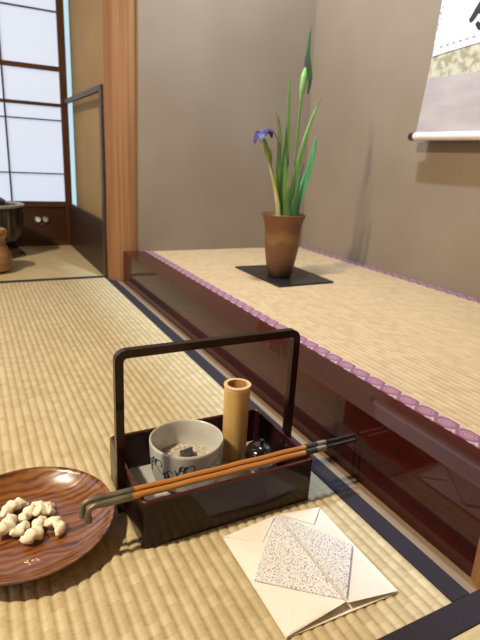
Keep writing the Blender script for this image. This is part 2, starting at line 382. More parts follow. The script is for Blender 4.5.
# second door leaf further left
d2 = bpy.data.objects.new('door_2', None); C.objects.link(d2); d2.location = (-.85,2.93,0); d2['kind'] = 'structure'; d2['_org'] = (-.85,2.93,0)
bm = B(); box(bm, -1.27, -.39, 2.93, 2.934, .23, 1.98); finish('shoji_paper', bm, 'paper_glow', d2, smooth=False)
bm = B(); box(bm, -1.29, -.38, 2.925, 2.94, 0, .23); finish('lower_panel', bm, 'panel_wood', d2, smooth=False)
for x in (-1.27,-.95,-.65,-.385):
    bm = B(); box(bm, x-.008, x+.008, 2.915, 2.94, .23, 1.98); finish('lattice_bar', bm, 'shoji_wood', d2, smooth=False)

# ------------------------------------------------------------------ pillars, beam, sill
def pillar(name, cx, cy, r, z0, z1, rt):
    bm = B(); prof = [(0,z0),(r,z0)] + [(r+(rt-r)*t/12+.0012*math.sin(t*2.1), z0+(z1-z0)*t/12) for t in range(1,12)] + [(rt,z1),(0,z1)]
    lathe(bm, prof, cx, cy, 56); struct(name, bm, 'cedar', smooth=True, loc=(cx,cy,z0))
pillar('trim_1', .562, 2.068, .075, 0, 2.36, .076)
pillar('trim_2', .577, .290, .054, 0, 2.36, .052)
bm = B(); box(bm, .532, .613, .318, 2.02, 0, .125); bevel(bm, .003, 3); struct('trim_3', bm, 'beam', smooth=True)
bm = B(); box(bm, .5085, .532, .27, 2.04, -.045, -.0005); struct('trim_4', bm, 'sill')
bm = B(); box(bm, .5085, .62, -1.7, .27, -.045, -.001); struct('trim_5', bm, 'sill')

# ------------------------------------------------------------------ tatami
def ribbed(bm, a0, a1, b0, b1, top, along='Y', period=.015, h=.0025, bottom=-.045, seg=6):
    n = int(round((a1-a0)/period*seg)); prof = []
    for i in range(n+1):
        a = a0+(a1-a0)*i/n; ph = a/period; fr = ph-math.floor(ph)
        prof.append((a, top - h + h*math.sin(PI*fr)**.55))
    cols = []
    for a, z in prof:
        if along == 'Y': cols.append((bm.verts.new((a,b0,z)), bm.verts.new((a,b1,z))))
        else: cols.append((bm.verts.new((b0,a,z)), bm.verts.new((b1,a,z))))
    for p, q in zip(cols, cols[1:]): bm.faces.new((p[0], q[0], q[1], p[1]))
    if along == 'Y': box(bm, a0, a1, b0, b1, bottom, top-h*1.6)
    else: box(bm, b0, b1, a0, a1, bottom, top-h*1.6)
def cloth_strip(bm, x0, x1, y0, y1, z0, z1):
    box(bm, x0, x1, y0, y1, z0, z1); bevel(bm, .0007, 2)
t = thing('tatami_mat', 'large ribbed straw mat with dark borders under the tray and plate', 'tatami mat', (-.2,1.2,-.045))
bm = B(); ribbed(bm, -.375, .480, .3015, 2.089, 0); finish('woven_surface', bm, 'tatami', t, angle=80)
bm = B(); cloth_strip(bm, .478, .508, .302, 2.089, -.04, .0012); finish('cloth_border', bm, 'heri', t)
bm = B(); cloth_strip(bm, -.405, -.375, .302, 2.089, -.04, .0012); finish('cloth_border', bm, 'heri', t)
t = thing('tatami_mat', 'small area of straw mat in the far room corner before the paper door', 'tatami mat', (-.2,2.5,-.045))
bm = B(); ribbed(bm, 2.118, 2.887, -.90, .500, 0, along='X', h=.0006); finish('woven_surface', bm, 'tatami_far', t, angle=80)
bm = B(); cloth_strip(bm, -.90, .500, 2.0895, 2.118, -.04, .0014); finish('cloth_border', bm, 'heri', t)
t = thing('tatami_mat', 'sliver of straw mat with a wide dark border at the bottom right corner', 'tatami mat', (-.2,-.2,-.045))
bm = B(); ribbed(bm, -.6, .267, -.90, .506, 0, along='X'); finish('woven_surface', bm, 'tatami_far', t, angle=80)
bm = B(); cloth_strip(bm, -.90, .532, .2675, .3012, -.04, .0014); finish('cloth_border', bm, 'heri', t)
t = thing('tatami_mat', 'ribbed straw mat with indigo border left of the main mat', 'tatami mat', (-1.1,1.0,-.045))
bm = B(); ribbed(bm, -1.84, -.436, .3015, 2.089, 0); finish('woven_surface', bm, 'tatami', t, angle=80)
bm = B(); cloth_strip(bm, -.436, -.406, .302, 2.089, -.04, .0012); finish('cloth_border', bm, 'heri', t)
t = thing('tatami_mat', 'raised fine straw mat of the alcove edged with purple medallion brocade', 'tatami mat', (.98,1.1,.08))
bm = B(); ribbed(bm, .643, 1.332, .305, 1.971, .1255, h=.0016, bottom=.02); finish('woven_surface', bm, 'tatami_toko', t, angle=80)
bm = B(); cloth_strip(bm, .6135, .6435, .305, 1.971, .02, .1265); finish('brocade_border', bm, 'brocade_front', t, loc=(.614,0,.1))
bm = B(); cloth_strip(bm, 1.331, 1.3665, .305, 1.971, .02, .1265); finish('brocade_border', bm, 'brocade_back', t, loc=(1.331,0,.1))

# ------------------------------------------------------------------ low side screen by the pillar
t = thing('low_side_screen', 'low open dark frame with wood bottom panel along the ochre wall', 'low screen', (.485,2.48,0))
bm = B(); box(bm, .478, .496, 2.078, 2.112, 0, .735); bevel(bm,.002); finish('post', bm, 'screen_frame', t)
bm = B(); box(bm, .478, .496, 2.108, 2.884, .716, .735); bevel(bm,.002); finish('top_rail', bm, 'screen_frame', t)
bm = B(); box(bm, .480, .494, 2.108, 2.884, .0, .225); finish('bottom_panel', bm, 'screen_panel', t)

# ------------------------------------------------------------------ vessels at the left edge
t = thing('brazier', 'dark fluted round brazier with pale rim by the paper door, cut by left edge', 'brazier', (.093,2.62,0))
bm = B(); lathe(bm, [(0,.075),(.06,.07),(.095,.08),(.118,.11),(.130,.16),(.132,.21),(.133,.236),(.118,.236),(.112,.20),(.10,.14),(0,.135)], .093, 2.62, 96, flute=.0025, nfl=24); finish('bowl', bm, 'tub', t)
bm = B(); lathe(bm, [(.112,.236),(.112,.244),(.120,.2475),(.136,.2475),(.141,.243),(.141,.236),(.133,.234),(.112,.236)], .093, 2.62, 64); finish('rim', bm, 'tub_rim', t)
bm = B(); lathe(bm, [(0,0),(.135,0),(.135,.012),(.105,.04),(.085,.078),(0,.078)], .093, 2.62, 4); finish('stand', bm, 'black_lacquer', t, smooth=False)
t = thing('iron_kettle', 'black iron kettle sitting in the fluted brazier at left edge', 'kettle', (.080,2.62,.142))
bm = B(); lathe(bm, [(0,.142),(.05,.145),(.078,.18),(.082,.225),(.075,.262),(.045,.28),(.04,.286),(0,.288)], .080, 2.62, 48); finish('body', bm, 'iron', t)
bm = B(); lathe(bm, [(0,.284),(.034,.286),(.03,.294),(.008,.298),(.008,.306),(.012,.312),(0,.318)], .080, 2.62, 32); finish('lid', bm, 'iron', t)
t = thing('gourd_vessel', 'tan brown gourd-shaped vessel in front of the dark brazier, left edge', 'vessel', (.056,2.30,0))
bm = B(); lathe(bm, [(0,.001),(.055,.001),(.082,.015),(.090,.04),(.086,.075),(.075,.105),(.063,.122),(.066,.135),(.076,.152),(.079,.166),(.073,.176),(.064,.174),(.060,.16),(.05,.14),(0,.13)], .056, 2.30, 56); finish('body', bm, 'gourd', t)
bm = B(); tube(bm, [(.056+.067*math.cos(a), 2.30+.067*math.sin(a), .122) for a in [i*2*PI/40 for i in range(41)]], .0035, 8); finish('neck_cord', bm, 'sill', t)

# ------------------------------------------------------------------ hanging scroll
SX = 1.300
t = thing('hanging_scroll', 'white calligraphy scroll with olive brocade band hanging on the alcove wall', 'scroll', (SX,.97,.60))
def sx(y, z): # a faint bow of the hanging sheet
    s = (1.2924-.0605*(z-.609)/.37*0 - y)/.65
    return SX + .012*math.sin(PI*min(max(s,0),1)) + .004*math.sin((z-.6)*7)
def yL(z): return 1.2924 - .0665*(z-.609)
def sheet(bm, y0f, y1, z0f, z1f, off, th=.0012, ny=14, nz=10, mi=0):
    g = []
    for side in (0, 1):
        rows = []
        for j in range(nz+1):
            row = []
            for i in range(ny+1):
                u = i/ny; w_ = j/nz
                zz0 = z0f(u); zz1 = z1f(u); z = zz0+(zz1-zz0)*w_
                y = y0f(z)+(y1-y0f(z))*u
                row.append(bm.verts.new((sx(y, z)-off+(th if side else 0), y, z)))
            rows.append(row)
        g.append(rows)
    for side, rows in enumerate(g):
        for j in range(nz):
            for i in range(ny):
                f = (rows[j][i], rows[j][i+1], rows[j+1][i+1], rows[j+1][i]); bm.faces.new(f if side else f[::-1]).material_index = mi
    def edge(a, b):
        for k in range(len(a)-1): bm.faces.new((a[k], a[k+1], b[k+1], b[k]))
    f, k = g
    edge(f[0], k[0]); edge(f[-1], k[-1]); edge([r[0] for r in f], [r[0] for r in k]); edge([r[-1] for r in f], [r[-1] for r in k])
YR = .66
bm = B(); sheet(bm, yL, YR, lambda u:.600, lambda u:.768+.004*u, 0); finish('lower_silk', bm, 'scroll_lower', t)
bm = B(); sheet(bm, yL, YR, lambda u:.768+.004*u, lambda u:1.55, -.0003, nz=30); finish('brocade_mount', bm, 'scroll_brocade', t)
bm = B(); sheet(bm, lambda z: yL(z)-.0, 1.246, lambda u:.832, lambda u:1.50, .0008, ny=3, nz=24); finish('edge_strip', bm, 'scroll_edge', t)
def yP(z): return yL(z)-.0035-.011*min(1,(z-.83)/.15)
bm = B(); sheet(bm, yP, YR+.02, lambda u:.828+.05*u**.8, lambda u:1.45, .0018, nz=24); finish('white_paper', bm, 'scroll_paper', t)
# woven marks along the lower margin of the paper and brush strokes
bm = B()
for k in range(9):
    y = 1.252-k*.022; z = .846+.05*((1.28-y)/.62)**.8+.002
    tube(bm, [(sx(y,z)-.0026,y,z),(sx(y-.008,z)-.0026,y-.010,z+.0015)], [.0016,.0022], 6)
finish('margin_marks', bm, 'gold_mark', t)
def stroke(bm, pts, rad):
    P = smooth_path([(sx(y,z)-.003, y, z) for y, z in pts], 6); R_ = lerp_list(rad, len(P))
    fr = frames(P)
    L_, R2 = [], []
    for p, r, (tt, n, b) in zip(P, R_, fr):
        side = tt.cross(Vector((1,0,0))).normalized()
        L_.append(bm.verts.new(p+side*r)); R2.append(bm.verts.new(p-side*r))
    for i in range(len(P)-1): bm.faces.new((L_[i], L_[i+1], R2[i+1], R2[i]))
bm = B()
stroke(bm, [(1.160,.905),(1.150,.913),(1.135,.935),(1.118,.958),(1.10,.985)], [.006,.0085,.010,.009,.011])
stroke(bm, [(1.136,.898),(1.122,.886),(1.105,.889),(1.09,.905),(1.07,.925)], [.005,.009,.010,.008,.004])
stroke(bm, [(1.132,.925),(1.115,.918),(1.10,.92),(1.085,.935)], [.005,.006,.005,.004])
stroke(bm, [(1.12,.995),(1.09,.965),(1.05,.93),(1.01,.90)], [.006,.010,.010,.004])
stroke(bm, [(1.02,1.10),(1.05,1.06),(1.0,1.02),(.93,1.05)], [.006,.010,.010,.004])
finish('brush_strokes', bm, 'ink', t)
bm = B(); tube(bm, [(SX+.004, 1.297, .598),(SX+.004, .64, .598)], .0125, 24); roll = finish('roller', bm, 'roller', t)
for ya, yb in ((1.297,1.317),(.64,.62)):
    bm = B(); tube(bm, [(SX+.004, ya, .598),(SX+.004, ya+(yb-ya)*.2, .598),(SX+.004, yb, .598)], [.0105,.0135,.0125], 24); finish('roller_knob', bm, 'knob', roll)

# ------------------------------------------------------------------ vase and irises
VX, VY = .909, 1.426; VZ = .1315
bm = B(); prism(bm, [(.831,1.302),(1.046,1.306),(1.052,1.596),(.831,1.600)], .1257, .1315); bevel(bm, .001)
tag(finish('display_board', bm, 'board', loc=(.95,1.47,.1257)), 'thin black square board lying under the brown vase in the alcove', 'board')
bm = B()
lathe(bm, [(0,VZ),(.036,VZ),(.039,VZ+.004),(.043,VZ+.02),(.0505,VZ+.06),(.0565,VZ+.10),(.0585,VZ+.125),(.0585,VZ+.145),(.060,VZ+.165),(.066,VZ+.188),(.0725,VZ+.204),(.0715,VZ+.206),(.068,VZ+.203),(.060,VZ+.185),(.054,VZ+.16),(.05,VZ+.12),(.038,VZ+.05),(.03,VZ+.012),(0,VZ+.01)], VX, VY, 72)
tag(finish('flower_vase', bm, 'vase', loc=(VX,VY,VZ)), 'tall brown flared vase with ochre band standing on the black board', 'vase')
YO = 1.432
def blade(name, pts, w, mat, label, fold=.25, group='iris leaves in the brown vase', twist=0, th=.0012):
    # pts: (x, y offset, z)
    P = smooth_path([(x, YO+dy, z) for x, dy, z in pts], 7)
    n = len(P); bm = B(); rows = []
    fr = frames(P)
    for i, p in enumerate(P):
        s = i/(n-1); ww = w*min(1, 1.0*(1-s)**.62*1.25+.02)*.5
        if s < .2: ww *= .8+s
        side = Vector((math.cos(twist), -math.sin(twist), 0)); tt = fr[i][0]; side = (side-tt*side.dot(tt)).normalized(); nn = tt.cross(side)
        rows.append([bm.verts.new(p-side*ww), bm.verts.new(p-nn*(ww*fold+th)), bm.verts.new(p+side*ww), bm.verts.new(p-nn*(ww*fold-th))])
    for a, b in zip(rows, rows[1:]):
        for k in range(4): bm.faces.new((a[k], a[(k+1)%4], b[(k+1)%4], b[k]))
    bm.faces.new(rows[0]); bm.faces.new(rows[-1])
    o = finish(name, bm, mat, loc=(pts[0][0], YO+pts[0][1], pts[0][2]), angle=60)
    tag(o, label, 'leaf', group); return o
TW = .55
zb = .20
blade('iris_leaf', [(.893,.0,zb),(.890,0,.339),(.877,-.002,.426),(.876,-.003,.541),(.868,-.004,.604),(.851,-.005,.645)], .019, 'leaf', 'slender green iris leaf second from the left, ending just above the small flower', twist=TW)
blade('iris_leaf', [(.905,.005,zb),(.901,.005,.339),(.902,.008,.442),(.908,.008,.563),(.905,.008,.650),(.896,.008,.755)], .023, 'leaf', 'tallest plain green iris leaf, upright left of the budded stalk', twist=TW)
blade('iris_leaf', [(.922,-.008,zb),(.924,-.008,.339),(.935,-.009,.428),(.954,-.010,.536),(.980,-.012,.628),(1.010,-.014,.700)], .020, 'leaf', 'long green iris leaf arching right from the centre of the vase', twist=TW)
blade('iris_leaf', [(.932,-.02,zb),(.938,-.02,.339),(.951,-.022,.397),(.973,-.025,.460),(.986,-.028,.538),(.989,-.030,.580)], .031, 'leaf_bright', 'broad bright green iris leaf leaning right, widest of the arrangement', twist=TW, fold=.15)
blade('iris_leaf', [(.938,.012,zb),(.952,.012,.339),(.980,.012,.413),(1.006,.012,.492),(1.022,.012,.536)], .019, 'leaf_pale', 'short iris leaf with yellowed tip at far right of the vase', twist=TW)
blade('iris_leaf', [(.893,-.02,zb),(.878,-.02,.339),(.864,-.022,.395),(.845,-.025,.447),(.824,-.028,.495)], .014, 'leaf_pale', 'short pale yellow iris leaf at far left below the small flower', twist=TW)
blade('iris_leaf', [(.908,-.026,zb),(.905,-.026,.339),(.893,-.026,.411),(.885,-.026,.533)], .021, 'leaf', 'mid green iris leaf of medium height at the middle front of the vase', twist=TW)
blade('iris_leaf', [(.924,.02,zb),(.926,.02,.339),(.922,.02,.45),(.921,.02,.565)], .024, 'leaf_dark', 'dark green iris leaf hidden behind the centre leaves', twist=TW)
blade('iris_leaf', [(.914,-.012,zb),(.913,-.012,.339),(.911,-.012,.40),(.906,-.012,.49)], .018, 'stalk', 'yellow-green leaf blade low in the middle of the vase', twist=TW)
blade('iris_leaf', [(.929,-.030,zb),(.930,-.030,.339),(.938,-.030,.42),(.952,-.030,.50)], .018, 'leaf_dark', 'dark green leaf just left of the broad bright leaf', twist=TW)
# flowering stalk at left
t = thing('iris_flower', 'iris stalk with small open violet flower leaning left from the vase', 'flower', (.885,YO-.01,.20), 'iris stalks in the brown vase')
bm = B(); P = smooth_path([(.888,YO-.01,.20),(.882,YO-.01,.339),(.864,YO-.012,.426),(.830,YO-.015,.512),(.808,YO-.015,.556)], 6); tube(bm, P, lerp_list([.0045,.0042,.0038,.0033,.003], len(P)), 10); finish('stem', bm, 'stalk', t)
bm = B(); P = smooth_path([(.842,YO-.015,.478),(.826,YO-.017,.517),(.815,YO-.018,.548),(.805,YO-.018,.566)], 5); tube(bm, P, lerp_list([.003,.0085,.008,.001], len(P)), 10, flat=.6)
P = smooth_path([(.845,YO-.012,.475),(.842,YO-.01,.51),(.838,YO-.008,.540)], 5); tube(bm, P, lerp_list([.003,.006,.0005], len(P)), 10, flat=.5)
finish('spathe', bm, 'stalk', t)
def petal(bm, base, tip, droop, w):
    base = Vector(base); tip = Vector(tip); n = 8; d_ = tip-base; side = d_.cross(Vector((0,0,1))).normalized(); rows = []
    for i in range(n+1):
        s = i/n; p = base+d_*s+Vector((0,0,droop*math.sin(PI*s*.9)-max(0,s-.6)*droop*1.6)); ww = w*math.sin(PI*(.12+.8*s))
        rows.append([bm.verts.new(p+side*ww*k+Vector((0,0,-.18*ww*abs(k)+.0025*math.sin(i*1.7+k*3)))) for k in (-1,-.5,0,.5,1)])
    for a, b in zip(rows, rows[1:]):
        for k in range(4): bm.faces.new((a[k],a[k+1],b[k+1],b[k]))
    r2 = [[bm.verts.new(v.co+Vector((0,0,-.0012))) for v in r] for r in rows]
    for a, b in zip(r2, r2[1:]):
        for k in range(4): bm.faces.new((a[k],b[k],b[k+1],a[k+1]))
    for a, b, c, e in ((rows[0],r2[0],0,1),(rows[-1],r2[-1],0,1)):
        for k in range(4): bm.faces.new((a[k],b[k],b[k+1],a[k+1]))
    for k in (0,4):
        for i in range(n): bm.faces.new((rows[i][k],rows[i+1][k],r2[i+1][k],r2[i][k]))
fc = (.806,YO-.018,.570)
for tip, dr, w_, mt_ in (((.770,YO-.030,.552),.016,.014,'petal_dark'),((.842,YO-.010,.574),.018,.016,'petal_dark'),((.778,YO-.055,.556),.013,.012,'petal'),((.846,YO-.040,.566),.018,.013,'petal'),((.812,YO+.020,.580),.010,.008,'petal'),((.783,YO-.005,.578),.008,.008,'petal')):
    bm = B(); petal(bm, fc, tip, dr, w_); finish('petal', bm, mt_, t)
# budded stalk
t = thing('iris_bud', 'tall iris stalk with fat green bud and dark violet tip', 'flower', (.930,YO,.20), 'iris stalks in the brown vase')
bm = B(); P = smooth_path([(.928,YO,.20),(.932,YO,.339),(.938,YO,.505),(.940,YO,.600),(.942,YO,.690)], 6); tube(bm, P, .0038, 10); finish('stem', bm, 'leaf', t)
bm = B(); P = smooth_path([(.942,YO,.680),(.944,YO,.715),(.948,YO,.750),(.954,YO,.785)], 6); tube(bm, P, lerp_list([.004,.0105,.0115,.004], len(P)), 14, flat=.7); finish('spathe', bm, 'spathe', t)
bm = B(); P = smooth_path([(.950,YO,.775),(.954,YO,.800),(.958,YO,.815)], 6); tube(bm, P, lerp_list([.006,.009,.002], len(P)), 12); finish('bud_tip', bm, 'petal_dark', t)
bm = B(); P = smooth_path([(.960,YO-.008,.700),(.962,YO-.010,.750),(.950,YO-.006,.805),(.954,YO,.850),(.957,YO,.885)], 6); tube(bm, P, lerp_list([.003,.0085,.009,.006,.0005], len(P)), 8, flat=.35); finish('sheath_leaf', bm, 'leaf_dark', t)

# ------------------------------------------------------------------ smoking tray
TX0,TX1,TY0,TY1,TZ = .163,.431,.536,.7165,.0725
t = thing('smoking_tray', 'dark red lacquered box tray with tall loop handle on the straw mat', 'tray', (.295,.626,0))
def rrect(x0,x1,y0,y1,r,n=5):
    out = []
    for cx, cy, a0 in ((x1-r,y1-r,0),(x0+r,y1-r,PI/2),(x0+r,y0+r,PI),(x1-r,y0+r,1.5*PI)):
        for k in range(n+1):
            a = a0+k*PI/2/n; out.append((cx+r*math.cos(a), cy+r*math.sin(a)))
    return out
bm = B()
levels = [(.004,.0005,.002,0),(0,.001,.008,0),(0,.004,.008,0),(0,TZ-.003,.008,0),(.0004,TZ-.001,.008,1),(.0015,TZ,.008,1),(.0045,TZ,.0055,1),(.0056,TZ-.001,.005,1),(.006,TZ-.003,.004,0),(.006,.011,.004,0),(.0075,.009,.004,0)]
rings = []
for off, z, r, mi in levels:
    rings.append(([bm.verts.new((x,y,z)) for x,y in rrect(TX0+off,TX1-off,TY0+off,TY1-off,max(r,.002))], mi))
for (a,_), (b,mi) in zip(rings, rings[1:]):
    for i in range(len(a)): bm.faces.new((a[i],a[(i+1)%len(a)],b[(i+1)%len(b)],b[i])).material_index = mi
bm.faces.new(rings[0][0][::-1]); bm.faces.new(rings[-1][0])
finish('box', bm, ['tray','tray_edge'], t, angle=50)
bm = B(); prism(bm, rrect(TX0+.009,TX1-.009,TY0+.009,TY1-.009,.004), .0091, .0103); bevel(bm, .0004); finish('metal_liner', bm, 'liner', t)
# handle: one bent flat bar outside both ends
HY = .621; HZ = .2535
def bar_path(xl, xr, zt, rc):
    pts = [(xl,.004)]
    pts += [(xl, zt-rc)]
    pts += [(xl+rc-rc*math.cos(a), zt-rc+rc*math.sin(a)) for a in [i*PI/2/7 for i in range(1,8)]]
    pts += [(xr-rc+rc*math.sin(a), zt-rc+rc*math.cos(a)) for a in [i*PI/2/7 for i in range(0,8)]]
    pts += [(xr,.004)]
    return pts
bm = B()
outer = bar_path(.1505,.4405,HZ,.016); inner = bar_path(.1620,.4290,HZ-.0115,.006)
hw = .0055
A_ = [[bm.verts.new((x,HY+s*hw,z)) for x,z in outer] for s in (-1,1)]
I_ = [[bm.verts.new((x,HY+s*hw,z)) for x,z in inner] for s in (-1,1)]
n = len(outer)
for i in range(n-1):
    bm.faces.new((A_[0][i],A_[0][i+1],A_[1][i+1],A_[1][i])); bm.faces.new((I_[0][i],I_[1][i],I_[1][i+1],I_[0][i+1]))
    bm.faces.new((A_[0][i],I_[0][i],I_[0][i+1],A_[0][i+1])); bm.faces.new((A_[1][i],A_[1][i+1],I_[1][i+1],I_[1][i]))
for e in (0,-1): bm.faces.new((A_[0][e],A_[1][e],I_[1][e],I_[0][e]))
es = [e for e in bm.edges if len(e.link_faces)==2 and e.calc_face_angle(0) > 1.2]
bmesh.ops.bevel(bm, geom=es, offset=.0038, segments=4, affect='EDGES')
finish('handle', bm, 'tray', t, angle=50)

# ------------------------------------------------------------------ ash bowl
BX, BY = .2690, .6515
UP = .0012
bm = B()
lathe(bm, [(0,.0118),(.036,.0104),(.044,.0115),(.050,.016),(.0545,.030),(.0565,.05),(.0580,.078),(.0580,.0815),(.0565,.083),(.0550,.0825),(.0540,.080),(.0530,.06),(.050,.035),(.040,.022),(0,.020)], BX, BY, 72)
def bowl_pt(th, z, off=.0003):
    pr = [(.016,.050),(.030,.0545),(.05,.0565),(.078,.058),(.09,.058)]
    for (z0,r0),(z1,r1) in zip(pr,pr[1:]):
        if z <= z1: r = r0+(r1-r0)*(z-z0)/(z1-z0); break
    return Vector((BX+(r+off)*math.cos(th), BY+(r+off)*math.sin(th), z))
def bowl_stroke(pts, rad):
    P = smooth_path([(a, z, 0) for a, z in pts], 6); R_ = lerp_list(rad, len(P)); L_, R2 = [], []
    for i, p in enumerate(P):
        q = P[min(i+1,len(P)-1)]-P[max(i-1,0)]; q = Vector((q.x*.057, q.y)); q.normalize(); nn = Vector((-q.y, q.x))
        r = R_[i]
        L_.append(bm.verts.new(bowl_pt(p.x+nn.x*r/.057, p.y+nn.y*r))); R2.append(bm.verts.new(bowl_pt(p.x-nn.x*r/.057, p.y-nn.y*r)))
    for i in range(len(P)-1):
        f = bm.faces.new((L_[i],L_[i+1],R2[i+1],R2[i])); f.material_index = 1
D = math.radians
# scrolling vine around the body: loops, leaves and tendrils
for k in range(7):
    a0 = D(180+k*52)
    bowl_stroke([(a0,.052),(a0+.18,.060),(a0+.36,.052),(a0+.54,.046),(a0+.72,.056),(a0+.9,.052)], [.0004,.0008,.0006,.0008,.0004])
    bowl_stroke([(a0+.25,.056),(a0+.34,.066),(a0+.46,.068),(a0+.50,.060),(a0+.40,.057)], [.0003,.0008,.0008,.0003])
    for s in (.08,.2,.55,.68):
        bowl_stroke([(a0+s,.053),(a0+s+.05,.053+(.011 if s<.3 else -.010)),(a0+s+.13,.053+(.015 if s<.3 else -.013))], [.0004,.0020,.0004])
    bowl_stroke([(a0-.02,.060),(a0+.05,.050),(a0+.0,.040),(a0-.09,.036)], [.0006,.0020,.0014,.0003])
bowl_stroke([(D(a),.018) for a in range(0,361,12)], [.0006,.0006])
tag(finish('ash_bowl', bm, ['porcelain','cobalt'], loc=(BX,BY,.0095), angle=60), 'round grey-white porcelain bowl painted with dark blue vines inside the tray', 'bowl')
bm = B()
g = []
for j in range(15):
    r = .0495*j/14; ring = []
    for i in range(48):
        a = 2*PI*i/48; x = BX+r*math.cos(a); y = BY+r*math.sin(a)
        z = .041+.004*noise.noise(Vector((x*90,y*90,0)))+.0035*noise.noise(Vector((x*260,y*260,3)))+.004*math.exp(-((r)/.03)**2)
        ring.append(bm.verts.new((x,y,z)))
        if j == 0: break
    g.append(ring)
for i in range(48): bm.faces.new((g[0][0], g[1][i], g[1][(i+1)%48]))
for a, b in zip(g[1:], g[2:]):
    for i in range(48): bm.faces.new((a[i],b[i],b[(i+1)%48],a[(i+1)%48]))
low = [bm.verts.new((BX+.046*math.cos(2*PI*i/48), BY+.046*math.sin(2*PI*i/48), .034)) for i in range(48)]
for i in range(48): bm.faces.new((g[-1][i], low[i], low[(i+1)%48], g[-1][(i+1)%48]))
tag(finish('ash_bed', bm, 'ash', loc=(BX,BY,.036), angle=80), 'pale grey ash heaped around charcoal in the porcelain bowl', 'ash', kind='stuff')
bm = B(); box(bm, BX-.010, BX+.011, BY-.010, BY+.009, .043, .056)
bmesh.ops.subdivide_edges(bm, edges=bm.edges, cuts=3, use_grid_fill=True)
for v_ in bm.verts:
    c_ = v_.co-Vector((BX,BY,.0495)); v_.co += c_*(.25*noise.noise(v_.co*110)); 
    v_.co.x += .3*(v_.co.y-BY)
tag(finish('charcoal_lump', bm, 'charcoal', loc=(BX,BY,.043), smooth=False), 'small dark lump of charcoal resting on the ash in the bowl', 'charcoal')

# ------------------------------------------------------------------ bamboo tube, black jar
CX, CY = .3655, .674
bm = B()
prof = [(0,.0104),(.0205,.0104),(.0208,.02),(.0210,.06),(.0212,.10),(.0215,.1410)]
lathe(bm, prof, CX, CY, 48, 0)
lathe(bm, [(.0215,.1410),(.0220,.1450),(.0228,.1460),(.0228,.1470),(.0222,.1480),(.0165,.1480)], CX, CY, 48, 1)
lathe(bm, [(.0165,.1480),(.0160,.13),(.0155,.03),(0,.028)], CX, CY, 48, 2)
tag(finish('bamboo_tube', bm, ['bamboo','bamboo_cut','bamboo_in'], loc=(CX,CY,.0104), angle=40), 'upright pale bamboo tube with open top beside the bowl in the tray', 'bamboo tube')
JX, JY = .3945, .632
t = thing('lidded_jar', 'small glossy black round lidded jar right of the bamboo in the tray', 'jar', (JX,JY,.0104))
bm = B(); lathe(bm, [(0,.0104),(.017,.0104),(.022,.014),(.0265,.024),(.0275,.032),(.026,.037),(0,.037)], JX, JY, 48); finish('body', bm, 'black_lacquer', t)
bm = B(); lathe(bm, [(0,.037),(.0268,.0372),(.0268,.040),(.024,.045),(.017,.0505),(.008,.053),(0,.0535)], JX, JY, 48); lid = finish('lid', bm, 'black_lacquer', t)
bm = B(); lathe(bm, [(0,.0528),(.003,.0535),(.0028,.056),(.0042,.0585),(.0035,.061),(0,.0622)], JX, JY, 24); finish('knob', bm, 'black_lacquer', lid)

# ------------------------------------------------------------------ two long smoking pipes across the tray
def make_pipe(label, y, x0, xj, xk, x1, z):
    t = thing('smoking_pipe', label, 'pipe', ((xj+xk)/2, y, z), 'long pipes laid across the tray')
    bm = B(); n = 24; P = [(xj+(xk-xj)*i/n, y, z+.0004*math.sin(i)) for i in range(n+1)]
    tube(bm, P, .0042, 16); finish('shaft', bm, 'pipe_shaft', t)
    bm = B()
    P = smooth_path([(xj+.004,y,z),(xj-.03,y,z),(x0+.010,y,z+.0005),(x0+.002,y,z-.003),(x0,y,z-.010)], 6)
    tube(bm, P, lerp_list([.0048,.0046,.0040,.0036,.0036], len(P)), 16)
    lathe(bm, [(.0036,z-.009),(.0042,z-.012),(.0048,z-.016),(.0052,z-.0205),(.0043,z-.0205),(.0045,z-.013),(0,z-.012)], x0, y, 24)
    finish('bowl', bm, 'pipe_metal', t)
    bm = B()
    P = [(xk-.004,y,z),(xk+.016,y,z),(xk+.018,y,z)]
    tube(bm, P, [.0048,.0048,.0046], 16)
    P = [(xk+.034,y,z),(xk+.038,y,z),(xk+.06,y,z),(x1-.008,y,z),(x1,y,z)]
    tube(bm, P, [.0046,.0036,.0030,.0028,.0034], 16)
    mp = finish('mouthpiece', bm, 'pipe_dark', t)
    bm = B(); tube(bm, [(xk+.0175,y,z),(xk+.024,y,z),(xk+.034,y,z)], [.0049,.0051,.0047], 16); finish('band', bm, 'pipe_band', mp)
    return t
make_pipe('long orange bamboo pipe with metal ends, the farther of two across the tray', .5625, .0930, .1545, .4350, .5270, .0771)
make_pipe('long orange bamboo pipe with metal ends, nearest the front wall of the tray', .5500, .0970, .1490, .4260, .5200, .0771)

